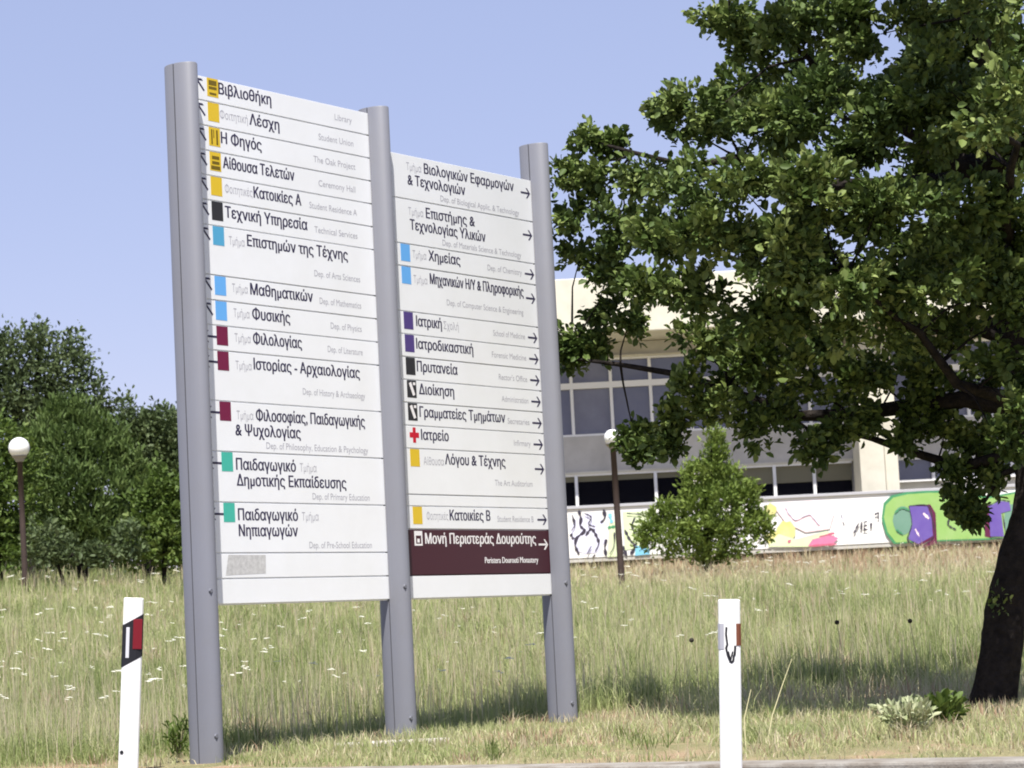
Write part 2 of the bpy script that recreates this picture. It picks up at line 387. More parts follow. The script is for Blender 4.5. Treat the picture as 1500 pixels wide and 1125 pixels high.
for col, (rows, xa, xb, sq0, ax) in enumerate(((P1, .053, W - .053, .225, .155), (P2, W + .053, 2 * W - .053, 2.058, 3.535))):
    z = ZB + sum(r[0] for r in rows) * U
    for ri, (un, sq, arr, mains, pre, eng) in enumerate(rows):
        h = un * U; z0 = z - h
        base = m_brown if sq == 'brown' else m_white
        name_txt = ' '.join(t for t, *_ in mains)
        if name_txt: lab = ('dark maroon' if sq == 'brown' else 'white') + ' panel reading ' + name_txt
        elif sq == 'patch': lab = 'blank white panel with a worn grey patch'
        elif un < 1: lab = 'thin blank white strip between two panels'
        else: lab = 'blank white panel at the bottom of the sign'
        mb = MB()
        # each slat: front face with a rolled lower lip; small jitter so the joints are not ruled
        j = random.uniform(-.0008, .0008)
        g_ = .0042
        prof = [(0, z0+g_), (.012, z0+g_), (.012, z0-.004), (.02, z0-.004), (.022, z-g_), (0, z-g_)]; npf = len(prof)
        mb.add([(x_, y_, z_) for x_ in (xa, xb) for y_, z_ in prof], [tuple(range(npf))[::-1], tuple(range(npf, 2*npf))] + [(q, (q+1) % npf, npf+(q+1) % npf, npf+q) for q in range(npf)])
        po = mb.build('panel', base, sign, bevel=.0015, label=lab); po.location = (0, j, 0)
        ink, gr = (m_wink, m_wink) if sq == 'brown' else (m_ink, m_grey)
        top = z
        sqt = top - .004; sqb = top - .117
        if sq in SQ:
            so_ = flat('colour_square', [rect(sq0, sq0 + .1, sqb, sqt)], SQ[sq], po, label=SQN[sq] + ' square')
        if sq == 'yel' and col == 0 and ri in (0, 2, 3):
            if ri == 0: pg = [rect(sq0+.015, sq0+.085, sqb+.07, sqb+.1), rect(sq0+.015, sq0+.085, sqb+.045, sqb+.062), rect(sq0+.02, sq0+.08, sqb+.012, sqb+.025)]
            elif ri == 2: pg = [rect(sq0+.02, sq0+.032, sqb+.01, sqb+.1), rect(sq0+.04, sq0+.047, sqb+.05, sqb+.1), rect(sq0+.065, sq0+.08, sqb+.01, sqb+.1)]
            else: pg = [rect(sq0+.02, sq0+.085, sqb+.07, sqb+.09), rect(sq0+.02, sq0+.085, sqb+.04, sqb+.058), rect(sq0+.01, sq0+.09, sqb+.008, sqb+.03)]
            flat('pictogram', pg, m_olive, po, y=-.0014)
        if sq == 'diag':
            flat('pictogram', [[(sq0+.02, sqt-.02), (sq0+.045, sqt-.01), (sq0+.085, sqb+.02), (sq0+.06, sqb+.012)], rect(sq0+.065, sq0+.09, sqt-.03, sqt-.012)], m_wink, po, y=-.0014)
        if sq == 'cross':
            cx, cz = sq0 + .055, top - .062
            flat('cross_symbol', [rect(cx-.016, cx+.016, cz-.05, cz+.05), rect(cx-.05, cx-.016, cz-.017, cz+.017), rect(cx+.016, cx+.05, cz-.017, cz+.017)], m_red, po)
        if sq == 'patch':
            mbp = MB(); mbp.add([(xa+.17, -.0006, z0+.02), (xa+.53, -.0006, z0+.028), (xa+.535, -.0006, top-.012), (xa+.2, -.0006, top-.01)], [(0,1,2,3)])
            mbp.build('worn_patch', m_patch, po)
        if sq == 'brown':
            a, b, c, d = sq0+.005, sq0+.09, sqb+.01, sqt-.008
            flat('emblem', [rect(a, b, d-.03, d), rect(a, b, c, c+.012), rect(a, a+.016, c+.012, d-.03), rect(b-.012, b, c+.012, d-.03), rect(a+.03, b-.03, c+.02, d-.05)], m_wink, po)
        if arr is not None:
            if arr == UL: arrow(ax + .008, top - .055, UL, ink, po, L=.1)
            elif arr == LF: arrow(ax + .01, top - .07, LF, ink, po, L=.12)
            else: arrow(ax, top - (.078 if un == 1 else .1), 0, ink, po, L=.115)
        for t, s0, s1, ln in mains:
            if un == 2: zb = top - (.105 if ln == 0 else .2)
            else: zb = top - .09
            if un == 2 and len(mains) == 1: zb = top - .095
            text_mesh(t, s0, s1, zb, .07, ink, po, 'lettering', bold=.0028)
        for t, s0, s1, ln in pre:
            text_mesh(t, s0, s1, top - (.105 if un == 2 else .09) + .002, .052, gr, po, 'prefix_lettering', bold=.0)
        if eng:
            t, s0, s1, ln = eng
            zb = top - (.095 if un == 1 else (.272 if len(mains) == 2 else .225))
            text_mesh(t, s0, s1, zb, .042, gr, po, 'translation_lettering', bold=0 if sq != 'brown' else .0015)
        z = z0

# ------------------------------------------------------------------ delineator posts
m_plast = material('white_plastic', (.8, .8, .79), .45, .4, noise=(5, .4, (.7, .69, .66)))
m_black = material('black_band', (.012, .012, .016), .5)
m_refl = material('red_reflector', (.17, .004, .012), .3, .5)
m_refw = material('white_reflector', (.62, .62, .66), .25, .6)
m_rust = material('rust_mark', (.16, .05, .025), .8)
def prism_shell(sc=1.0):
    # rounded triangle: broad face towards -y
    P = [(-.06, -.028), (-.05, -.04), (-.02, -.046), (.02, -.046), (.05, -.04), (.06, -.028), (.03, .045), (0, .06), (-.03, .045)]
    return [(x * sc, y * sc) for x, y in P]
def delineator(label, loc, rz, lean, H, worn):
    t = thing('delineator_post', label, 'delineator post', loc, 0, 'white roadside delineator posts')
    t.rotation_euler = Matrix.Rotation(lean, 4, 'Y').to_3x3().to_4x4().to_euler()
    t.scale = (.8, .8, 1) if worn else (.94, .94, 1)
    R = Matrix.Rotation(rz, 4, 'Z')
    def put(o): o.rotation_euler = (0, 0, rz); return o
    pr = prism_shell(); n = len(pr)
    tilt = .09
    def ring(z, slope, sc): return [(x * sc, y * sc, z + slope * x / .06 * .06) for x, y in pr]
    def shell(rings, name, mat, cap0=True):
        mb = MB(); vs = [p for r in rings for p in r]; fs = []
        for k in range(len(rings) - 1):
            fs += [(k*n+i, k*n+(i+1) % n, (k+1)*n+(i+1) % n, (k+1)*n+i) for i in range(n)]
        fs += [tuple(range(n))[::-1], tuple((len(rings)-1)*n + i for i in range(n))]
        mb.add(vs, fs); return put(mb.build(name, mat, t, bevel=.003 if name == 'body' else 0))
    shell([ring(-.3, 0, 1), ring(H - .005, .0, 1), ring(H, 0, .93)], 'body', m_plast)
    if not worn:
        shell([ring(H - .355, .55, 1.025), ring(H - .12, .55, 1.025)], 'black_band', m_black)
        mb = MB(); y = -.0505
        mb.box(.0, .0535, y, y + .012, H - .285, H - .118)
        r = put(mb.build('reflector', m_refl, t, bevel=.002, label='red reflector'))
        mb = MB(); mb.box(-.04, -.02, y + .001, y + .012, H - .335, H - .165)
        put(mb.build('reflector', m_refw, t, bevel=.002, label='white reflector strip'))
        mb = MB(); mb.lathe([(.001, 0), (.011, 0), (.011, .012), (.001, .013)], k=10)
        o = mb.build('bolt_hole', m_black, t); o.rotation_euler = (math.pi/2, 0, 0); o.location = R @ Vector((-.041, -.033, .1))
    else:
        mb = MB(); mb.add([(x_, y_, z_) for z_ in (H - .215, H - .105) for x_, y_ in ((-.0625, -.02), (-.0625, -.029), (-.0515, -.0425), (-.03, -.0465), (-.03, -.03))], [(0,1,2,3,4)[::-1], (5,6,7,8,9)] + [(q, (q+1) % 5, 5+(q+1) % 5, 5+q) for q in range(5)])
        put(mb.build('faded_band', material('faded_grey_band', (.36, .36, .4), .6), t))
        mb = MB(); mb.add([(x_, y_, z_) for z_ in (H - .2, H - .105) for x_, y_ in ((.0625, -.02), (.0625, -.029), (.0515, -.0425), (.036, -.0455), (.036, -.03))], [(0,1,2,3,4), (5,6,7,8,9)[::-1]] + [(q, 5+q, 5+(q+1) % 5, (q+1) % 5) for q in range(5)])
        put(mb.build('faded_reflector', m_rust, t))
        mb = MB(); y = -.048
        def stroke(pts, w):
            for (x0, z0), (x1, z1) in zip(pts[:-1], pts[1:]):
                dx, dz = x1-x0, z1-z0; l = math.hypot(dx, dz); px, pz = -dz/l*w/2, dx/l*w/2
                mb.add([(x0+px, y, z0+pz), (x0-px, y, z0-pz), (x1-px, y, z1-pz), (x1+px, y, z1+pz)], [(0, 1, 2, 3)])
        stroke([(-.016, H-.12), (-.019, H-.15), (-.012, H-.2), (-.02, H-.205), (-.012, H-.24), (.004, H-.272), (.018, H-.268), (.022, H-.24), (.03, H-.235)], .011)
        stroke([(-.008, H-.225), (.004, H-.262), (.016, H-.225)], .008)
        stroke([(.03, H-.2), (.026, H-.24)], .012)
        put(mb.build('scratch_mark', m_black, t))
    return t
pl = at(187, 1121, 14.15)
delineator('white roadside delineator post with black band and red reflector, left of the sign', (pl[0], 14.15, -.03), math.radians(14), math.radians(3.9), .955, False)
pr_ = at(1068, 1125, 11.0)
delineator('upright white delineator post with worn faded band and black scratch mark, right of the sign', (pr_[0], 11.0, -.205), math.radians(-4), math.radians(2.6), .925, True)

# ------------------------------------------------------------------ foliage machinery
LEAF = [(0.0, [(.06, .10, .018)]),]
def leaves(centers, normals_bias, size, aspect, spread, per, up=.4, size_var=.35, outward=None):
    """rosettes of small folded leaves; centers (n,3). returns V, F, kind"""
    n = len(centers) * per
    c = np.repeat(centers, per, 0) + rng.normal(0, spread, (n, 3))
    d = rng.normal(0, 1, (n, 3)); d[:, 2] += up
    if outward is not None: d += np.repeat(outward, per, 0) * 1.2
    d /= np.linalg.norm(d, axis=1)[:, None]
    nr = rng.normal(0, 1, (n, 3)); nr[:, 2] += normals_bias
    s = np.cross(d, nr); s /= np.linalg.norm(s, axis=1)[:, None] + 1e-9
    nn = np.cross(s, d)
    L = (size * (1 + size_var * rng.normal(0, 1, n).clip(-1.6, 1.8)))[:, None]; Wd = L * aspect
    fold = .25 * Wd
    P = [c, c + d*L*.38 + s*Wd*.5 + nn*fold, c + d*L*.75 + s*Wd*.42 + nn*fold, c + d*L,
         c + d*L*.75 - s*Wd*.42 + nn*fold, c + d*L*.38 - s*Wd*.5 + nn*fold]
    V = np.stack(P, 1).reshape(-1, 3)
    b = np.arange(n)[:, None] * 6
    F = np.concatenate([b + np.array([[0, 1, 2, 3]]), b + np.array([[0, 3, 4, 5]])])
    kind = np.repeat(np.repeat(rng.random(len(centers)), per) * .6 + rng.random(n) * .4, 6)
    return V, F, kind
def ellipsoid_pts(c, r, n, shell=.45):
    d = rng.normal(0, 1, (n, 3)); d /= np.linalg.norm(d, axis=1)[:, None]
    t = (shell + (1 - shell) * rng.random(n)) ** .6
    jit = 1 + .22 * rng.normal(0, 1, n)
    return np.asarray(c) + d * np.asarray(r) * (t * jit)[:, None], d
def crown(name, clumps, mat, parent, size, aspect, spread, per, up=.4, bias=.6, dens=1.0, sub=0):
    Vs, Fs, Ks, off = [], [], [], 0
    for c, r, n in clumps:
        m_ = max(4, int(n * dens))
        if sub:
            q_, e_ = ellipsoid_pts(c, np.asarray(r) * .8, sub, .25)
            P_ = [ellipsoid_pts(qq, np.asarray(r) * rng.uniform(.30, .5), max(3, int(m_ / sub * rng.uniform(.5, 1.5))), .2) for qq in q_]
            p = np.concatenate([a[0] for a in P_]); d = np.concatenate([a[1] + .6 * ee for a, ee in zip(P_, e_)])
        else: p, d = ellipsoid_pts(c, r, m_)
        V, F, K = leaves(p, bias, size, aspect, spread, per, up, outward=d)
        K = (K * .75 + rng.random() * .25)
        Vs.append(V); Fs.append(F + off); Ks.append(K); off += len(V)
    return np_mesh(name, np.concatenate(Vs), [np.concatenate(Fs)], mat, parent, np.concatenate(Ks))

# ------------------------------------------------------------------ oak tree on the right
m_oak = material('oak_leaf', (.05, .08, .02), .55, .2, attr=[(0, (.032, .056, .014)), (.45, (.07, .11, .026)), (.8, (.18, .23, .065)), (1, (.31, .35, .13))], transl=.16)
m_bark = material('dark_bark', (.032, .027, .024), .95, .05, noise=(14, .9, (.011, .010, .010)), bump=(22, 1.0, .03))
TY = 16.6
def wp(px, py, dy=0.): return at(px, py, TY + dy)
tb = wp(1457, 1050); TB = np.array([tb[0], TY, float(gz(tb[0], TY))])
oak = thing('oak_tree', 'large spreading oak tree with dark leaning trunk and dense green crown on the right', 'tree', TB)
def rel(P): return np.asarray(P) - TB
trunk = [rel(wp(1450, 1062)), rel(wp(1455, 1030)), rel(wp(1466, 960)), rel(wp(1474, 890)), rel(wp(1495, 810)), rel(wp(1514, 745)), rel(wp(1512, 680)), rel(wp(1502, 600)), rel(wp(1490, 500)), rel(wp(1470, 380)), rel(wp(1450, 250))]
trad = [.150, .138, .132, .130, .134, .126, .112, .115, .10, .085, .06]
mb = MB()
tv = [Vector(trunk[0])]; tw = [.25]; 
cat = [Vector(p) for p in trunk]
fine, frad = [], []
for k in range(len(cat) - 1):
    for q in range(7):
        t_ = q / 7; a_, b_ = cat[k], cat[k + 1]; m0 = (b_ - cat[k - 1]) * .5 if k else b_ - a_; m1 = (cat[k + 2] - a_) * .5 if k + 2 < len(cat) else b_ - a_
        fine.append(a_ * (2*t_**3 - 3*t_*t_ + 1) + m0 * (t_**3 - 2*t_*t_ + t_) + b_ * (3*t_*t_ - 2*t_**3) + m1 * (t_**3 - t_*t_))
        frad.append(trad[k] * (1 - t_) + trad[k + 1] * t_)
mb.tube(fine, frad, 26)
for i_ in range(len(fine)):
    c_ = fine[i_]; flare = 1 + .22 * math.exp(-max(0, c_.z) / .10)
    for j_ in range(26):
        v_ = Vector(mb.v[i_ * 26 + j_]); e_ = v_ - c_
        rid = .055 * math.sin(j_ * 2.9 + .55 * i_ + 2 * math.sin(i_ * .31)) + .04 * math.sin(j_ * 1.45 - .35 * i_) + random.uniform(-.02, .02)
        fl = 1 + (flare - 1) * (.55 + .45 * math.sin(j_ * .97 + 1))
        mb.v[i_ * 26 + j_] = tuple(c_ + e_ * (1 + rid) * fl)
# clump list: (px, py, depth offset, radius_px, count)
CL = [(1070,20,0,58,1),(1105,75,.1,58,1),(1180,40,-.4,85,1.2),(1290,50,-.6,95,1.2),(1400,60,-.3,95,1.2),(1490,40,.2,95,1.1),
 (1000,150,0,48,.8),(1050,160,-.2,50,.9),(1115,175,-.7,68,1),(1200,160,-1,75,1),(1310,170,-1.1,85,1.1),(1430,180,-.8,90,1.1),(1510,190,-.2,80,1),
 (1030,195,.1,40,.7),(975,165,.1,26,.45),
 (860,205,0,24,.42),(897,215,.1,24,.35),(835,255,0,38,.7),(880,265,-.1,45,.9),(945,255,-.3,46,.9),(1010,270,-.8,62,1),(1090,280,-1.2,72,1.1),(1190,290,-1.5,80,1.1),(1300,300,-1.5,85,1.1),(1410,300,-1.2,85,1.1),(1490,310,-.5,75,1),
 (850,320,0,40,.8),(900,335,-.3,55,1),(970,345,-.8,65,1),(1050,360,-1.1,70,1),(1140,380,-1.4,75,1.1),(1240,400,-1.4,75,1),(1350,410,-1.2,75,1),(1450,410,-.8,70,.9),
 (850,375,.1,32,.6),(890,405,0,42,.8),(945,415,-.4,52,.9),(1020,430,-.7,55,.9),(1110,450,-.9,62,.9),(1200,470,-1,60,.7),(1300,480,-.8,60,.6),(1400,490,-.5,60,.7),
 (895,455,.2,28,.45),(920,475,.2,24,.35),(845,495,.1,26,.5),(838,525,.1,18,.25),(872,508,.1,15,.2),(1030,500,.2,42,.7),(1100,530,.0,58,.9),(1180,550,0,66,.9),(1270,550,0,60,.9),(1350,560,.2,55,.8),(1430,560,.3,55,.8),(1500,520,-.8,62,.9),(1500,450,-.9,50,.8),
 (1010,570,.3,40,.7),(1060,600,.3,48,.8),(1120,620,.2,48,.9),(1190,640,.2,50,.9),(1250,610,.2,40,.7),(985,610,.3,26,.35),
 (930,640,.4,26,.5),(940,665,.4,18,.25),(985,650,.3,24,.4),(1330,640,.3,36,.5),(1390,630,.3,42,.6),(1440,650,.3,40,.6),(1400,690,.2,26,.4),(1405,735,.2,20,.35),(1420,755,.2,14,.22),(1450,700,.2,26,.35),(1350,600,.3,40,.6),
 (1090,560,.9,48,.8),(1150,600,.9,44,.8),(1200,520,.9,52,.8),(1270,560,.8,50,.8),(1130,480,.9,46,.7),(1320,520,.9,46,.7),(1060,520,.8,40,.7),
 (1290,200,.7,64,1),(1350,235,.8,64,1),(1420,240,.9,60,.9),(1240,235,.8,56,.9),(1380,130,.9,60,.9),(1470,130,.8,60,.9),(1290,350,.9,56,.8),(1400,350,.9,56,.8),
 (1475,640,-.9,34,.5),(1500,590,-.9,38,.5)]
PXM = F_PX / TY
clumps = []
for px, py, dy, rp, k in CL:
    c = rel(wp(px, py, dy + (1.15 * float(sstep(1000, 880, -px + 0) if False else np.clip((1010 - px) / 120, 0, 1))))); r = rp / PXM * .95
    clumps.append((c, (r * 1.08, r * 1.0, r * .72), int(k * 60 * (r / .3) ** 1.7) + 6))
front = list(clumps)
# the rest of the crown: back half, top above the frame and the right side beyond it
for k in range(46):
    u = rng.normal(0, 1, 3); u /= np.linalg.norm(u)
    q = np.array([.35, .2, 4.4]) + u * np.array([3.1, 2.9, 2.5]) * rng.uniform(.55, 1)
    P = q + TB
    # keep the silhouette of the photograph free on the left
    y_ = P[1]; pxx = 750 + (P[0] / y_) * F_PX
    if q[2] < 2.9 or (pxx < 1130): continue
    if abs(q[1] + .6) < .5 and pxx < 1500 and q[2] < 4.3: continue
    r = rng.uniform(.32, .5)
    clumps.append((q, (r, r, r * .85), int(44 * (r / .3) ** 1.7)))
crown('crown', clumps, m_oak, oak, .051, .6, .032, 21, up=.3, bias=1.3, sub=7)
# limbs: a dozen crooked limbs from the trunk, twigs from the limbs to every clump of leaves
tr = [Vector(p) for p in trunk]
cc = [Vector(c) for c, r, n in clumps]
ends = [0]
while len(ends) < 20:
    ends.append(max(range(len(cc)), key=lambda q: min((cc[q] - cc[e]).length for e in ends)))
nodes = []
for e in ends:
    c = cc[e]
    best = min(tr[6:], key=lambda p: (p - c).length + max(0, p.z - c.z + .5) * 1.1)
    L = (c - best).length; r0_ = .022 + .014 * L
    pts = []
    for q in range(9):
        f = q / 8
        p = best.lerp(c, f) + Vector((0, 0, .14 * L * math.sin(math.pi * f) * (1 if c.z < best.z + .3 else -.3)))
        if 0 < q < 8: p += Vector((random.uniform(-1, 1), random.uniform(-1, 1), random.uniform(-1, 1))) * .055 * L ** .5
        pts.append(p)
    mb.tube(pts, [r0_ * (1 - .85 * q / 8) for q in range(9)], 7)
    nodes += pts[2:]
for q, c in enumerate(cc):
    if q in ends: continue
    best = min(nodes + tr[7:], key=lambda p: (p - c).length + max(0, p.z - c.z) * .3)
    L = (c - best).length
    if L < .12: continue
    w1 = Vector((random.uniform(-1, 1), random.uniform(-1, 1), random.uniform(-.3, 1))) * .09 * L; w2 = Vector((random.uniform(-1, 1), random.uniform(-1, 1), random.uniform(-1, 1))) * .07 * L
    rr = .007 + .006 * L
    mb.tube([best, best.lerp(c, .33) + w1, best.lerp(c, .68) + w2, c], [rr, rr * .75, rr * .5, .003], 5)
mb.build('trunk', m_bark, oak, smooth=True)

# ------------------------------------------------------------------ far trees and shrubs
def far_tree(name, label, cat, px, py, Y, blobs, mat, leaf, trunk_r=.1, per=9, dens=1., group=None, up=.3, aspect=.5, bias=.5, spread=.09, trunk_top=None):
    b = at(px, py, Y); B = np.array([b[0], Y, float(gz(b[0], Y)) - .05])
    t = thing(name, label, cat, B, 0, group)
    cl = []
    for (bx, by, rx, rz, dy) in blobs:
        k = F_PX / Y; c = at(bx, by, Y + dy) - B; rx /= k; rz /= k
        cl.append((c, (rx, rx, rz), 26 * dens * (rx * rz) / (.5 * .5) + 6))
    mb = MB(); top = Vector(max(cl, key=lambda q: q[0][2])[0]); 
    stem = [Vector((0, 0, -.2)), Vector((top.x * .2, .05, top.z * .3)), Vector((top.x * .5, 0, top.z * .6)), top]
    mb.tube(stem, [trunk_r * 1.15, trunk_r, trunk_r * .7, trunk_r * .2], 8)
    for c, r, n in cl:
        c = Vector(c); s = stem[1] if c.z < top.z * .6 else stem[2]
        mb.tube([s, s.lerp(c, .5) + Vector((0, 0, .1)), c], [trunk_r * .5, trunk_r * .3, .01], 5)
    mb.build('trunk', m_bark, t, smooth=True)
    crown('crown', cl, mat, t, leaf, aspect, spread, per, up=up, bias=bias)
    return t
m_l1 = material('grey_green_leaf', (.06, .085, .03), .6, .3, attr=[(0, (.05, .075, .028)), (.5, (.085, .12, .048)), (1, (.15, .185, .085))], transl=.25)
m_l2 = material('bright_green_leaf', (.06, .11, .02), .6, .3, attr=[(0, (.045, .08, .02)), (.5, (.09, .14, .035)), (1, (.16, .215, .065))], transl=.25)
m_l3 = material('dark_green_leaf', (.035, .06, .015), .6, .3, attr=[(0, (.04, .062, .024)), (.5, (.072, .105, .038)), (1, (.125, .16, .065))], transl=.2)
m_l4 = material('yellow_green_leaf', (.10, .15, .03), .6, .3, attr=[(0, (.05, .085, .015)), (.5, (.095, .15, .028)), (1, (.16, .21, .05))], transl=.3)
m_l5 = material('juniper_leaf', (.08, .12, .03), .6, .3, attr=[(0, (.07, .12, .018)), (.5, (.14, .20, .036)), (1, (.22, .28, .065))], transl=.25)

far_tree('broadleaf_tree', 'tall loose grey green tree rising above the others at the left edge', 'tree', 40, 835, 58,
 [(60,500,22,16,0),(20,520,45,30,0),(85,540,42,30,0),(115,530,12,22,0),(-20,540,50,45,0),(40,570,60,40,0),(125,570,26,24,0),(150,598,20,11,0),(90,600,50,28,.5),(-40,600,60,50,0),(20,620,60,40,0),(178,592,9,5,0),(60,485,8,9,0),(108,500,8,10,0),(5,500,18,14,0),(-60,530,50,40,1),(50,660,70,50,.5),(140,610,26,16,0)],
 m_l1, .11, .14, per=14, dens=1.9, spread=.14)
far_tree('conifer_tree', 'bright green plumed bushy tree in the middle of the left treeline', 'tree', 120, 835, 54,
 [(100,612,20,20,0),(70,630,22,24,0),(132,622,20,24,0),(160,640,18,22,0),(45,665,26,26,0),(95,655,34,26,-.3),(140,668,30,30,-.2),(180,680,22,30,0),(60,705,34,26,-.3),(110,705,36,26,-.6),(160,720,30,28,-.4),(195,725,16,26,0),(80,745,36,24,-.4),(130,755,40,24,-.6),(180,765,26,26,-.2),(100,785,44,20,-.4),(150,795,40,18,-.3),(85,598,8,12,0),(118,596,7,12,0),(205,690,8,14,0),(30,690,14,16,.2)],
 m_l2, .13, .12, per=18, dens=3.6, up=1.8, aspect=.28, spread=.1)
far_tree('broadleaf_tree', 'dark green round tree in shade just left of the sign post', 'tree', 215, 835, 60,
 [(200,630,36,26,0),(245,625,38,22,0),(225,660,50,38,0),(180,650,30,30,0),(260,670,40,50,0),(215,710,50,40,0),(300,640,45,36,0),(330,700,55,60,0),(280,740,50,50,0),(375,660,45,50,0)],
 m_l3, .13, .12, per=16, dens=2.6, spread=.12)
far_tree('shrub', 'yellow green leafy shrub low beside the tall sign post', 'shrub', 240, 832, 51,
 [(225,735,32,26,0),(255,765,32,32,0),(215,775,28,26,-.2),(250,800,34,22,-.3),(235,710,20,22,0),(275,730,26,40,.3),(300,785,32,38,.2),(205,808,24,14,-.3)],
 m_l4, .11, .05, per=16, dens=2.6, spread=.09, group='low shrubs along the left treeline')
far_tree('shrub', 'light green loose shrub behind the left lamp post at the left edge', 'shrub', 0, 835, 52,
 [(0,640,32,28,0),(-10,690,40,40,0),(30,675,24,28,.2),(20,740,30,34,0),(-20,770,46,44,0),(35,780,26,28,0),(5,810,40,16,-.2),(55,800,24,18,0)],
 m_l4, .11, .05, per=16, dens=2.4, spread=.1, group='low shrubs along the left treeline')
far_tree('shrub', 'olive green tangled shrub at the foot of the bright bushy tree', 'shrub', 95, 838, 50,
 [(70,790,26,22,0),(100,808,30,14,0),(160,812,34,12,0),(190,795,20,22,0),(60,815,26,12,0),(130,815,22,10,0)],
 m_l1, .10, .04, per=16, dens=2.6, spread=.08, group='low shrubs along the left treeline')
far_tree('broadleaf_tree', 'dark green tree behind the white panels of the sign', 'tree', 440, 830, 60,
 [(420,640,60,45,0),(480,660,60,50,0),(440,710,70,60,0),(520,720,55,60,0),(400,760,60,50,0),(500,780,60,40,0),(450,610,40,30,0)],
 m_l3, .22, .12, per=8, dens=.8, spread=.12)
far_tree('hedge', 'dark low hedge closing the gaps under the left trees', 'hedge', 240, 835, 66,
 [(x_, 805 + 8 * math.sin(x_ * .13) - .03 * x_, 40, 42, .6 * math.sin(x_)) for x_ in range(-70, 640, 38)], m_l3, .14, .05, per=15, dens=1.5, spread=.12)  # added leaf row that turns the bright gaps below the crowns dark
far_tree('juniper_bush', 'green ragged juniper bush in front of the graffiti wall', 'bush', 1035, 833, 57,
 [(1044,640,9,14,0),(1048,662,15,18,0),(1040,690,24,20,0),(1066,700,18,18,0),(1018,712,20,16,0),(1055,728,36,20,-.2),(1020,742,30,18,-.2),(1090,735,20,18,0),(985,752,20,12,0),(962,765,16,12,0),(945,778,12,11,0),(990,782,34,16,-.3),(1035,775,36,20,-.4),(1078,768,34,18,-.2),(1112,765,16,15,0),(1120,782,14,10,0),(952,795,16,9,0),(1010,806,34,11,-.2),(1065,802,36,12,-.2),(1040,822,20,8,0),(1008,690,10,10,0),(975,740,9,8,0),(1100,715,10,10,0)],
 m_l5, .10, .09, per=16, dens=4.2, up=1.0, aspect=.40, spread=.07)

# ------------------------------------------------------------------ lamp posts
m_rustpole = material('rusty_brown_pole', (.062, .042, .036), .7, .3, noise=(5, .8, (.035, .024, .022)))
m_globe = material('white_lamp_globe', (.82, .82, .80), .3, .5)
m_cap = material('grey_collar', (.25, .23, .21), .6)
def lamp(label, gx, gy, bx, by, Y, rg, pr):
    b = at(bx, by, Y); g = at(gx, gy, Y); B = np.array([b[0], Y, float(gz(b[0], Y))])
    t = thing('lamp_post', label, 'lamp post', B, 0, 'globe lamp posts in the meadow')
    top = g - B
    ax = Vector(top).normalized()
    mb = MB(); mb.tube([Vector((0, 0, -.3)) , Vector((0, 0, 0)), Vector(top) * .5, Vector(top) - ax * rg * 1.0], [pr, pr, pr * .92, pr * .85], 12)
    mb.build('pole', m_rustpole, t, smooth=True)
    mb = MB(); mb.tube([Vector(top) - ax * rg * 1.35, Vector(top) - ax * rg * 1.05, Vector(top) - ax * rg * .78], [.07, .1, .15], 16)
    mb.build('collar', m_cap, t)
    mb = MB(); mb.lathe([(max(.004, rg * math.sin(math.pi * k / 14)), top[2] - rg * math.cos(math.pi * k / 14)) for k in range(15)], top[0], 0, 24)
    mb.build('globe', m_globe, t, smooth=True)
lamp('globe lamp on rusty brown pole at the left, in front of green trees', 28, 656, 37, 842, 48, .2, .058)
lamp('globe lamp on dark pole standing before the white building, half hidden by oak leaves', 897, 641, 911, 850, 47, .155, .065)

# ------------------------------------------------------------------ building
BY = 75.
m_cream = material('cream_render', (.66, .635, .54), .85, .2, noise=(.7, 1.0, (.50, .475, .40)))
m_conc = material('pale_concrete', (.52, .505, .475), .85, .2, noise=(1.1, .9, (.40, .385, .355)))
m_frame = material('white_window_frame', (.80, .80, .80), .5, .3)
m_glass = material('blue_grey_glass', (.13, .14, .205), .12, .6, noise=(.6, .7, (.085, .09, .14)))
glasses = [m_glass, material('curtained_glass', (.18, .185, .24), .2, .5, noise=(1.1, .8, (.12, .125, .175))), material('dim_glass', (.10, .105, .17), .1, .6, noise=(.9, .7, (.14, .145, .19)))]
m_dark = material('painted_dark_interior', (.004, .004, .007), .6, .05)  # near-black pane colour stands in for the unlit rooms behind
m_blind = material('olive_blind', (.16, .15, .10), .8)
def zat(px, py, Y): return float(at(px, py, Y)[2])
def xat(px, py, Y): return float(at(px, py, Y)[0])
OX = xat(650, 700, BY); bz0 = float(gz(5, 75)) - .3
Zf1 = zat(840, 408, BY - 2.4); Zf0 = zat(840, 490, BY - 2.4)
Zh = zat(840, 527, BY); Zs1 = zat(840, 640, BY); Zs0 = zat(840, 692, BY); Zw0 = zat(840, 748, BY); Zg = zat(840, 690, BY)
XR = 34.
bld = thing('university_building', 'long two storey cream building with flat roof and ribbon windows behind the oak tree', 'building', (0, 0, 0))
mb = MB(); mb.box(OX, XR, BY + .15, BY + 14, bz0, Zf0 - .02); mb.build('body', m_conc, bld)
mb = MB(); mb.box(OX - .8, XR + 1, BY - 2.4, BY + 15, Zf0, Zf1); mb.build('roof_fascia', m_cream, bld, bevel=.03)
mb = MB(); mb.box(OX, XR, BY - .03, BY + .15, Zh + .06, Zf0 - .02)
mb.build('upper_wall_band', m_conc, bld)
mb = MB(); mb.box(OX, XR, BY - .14, BY + .15, Zh, Zh + .06); mb.build('head_ledge', m_cream, bld)
mb = MB(); mb.box(OX, XR, BY - .06, BY + .15, Zs0, Zs1); mb.build('spandrel', m_conc, bld)
mb = MB(); mb.box(OX, XR, BY - .10, BY + .15, Zs0 - .07, Zs0 - .003); mb.build('lintel', m_cream, bld)
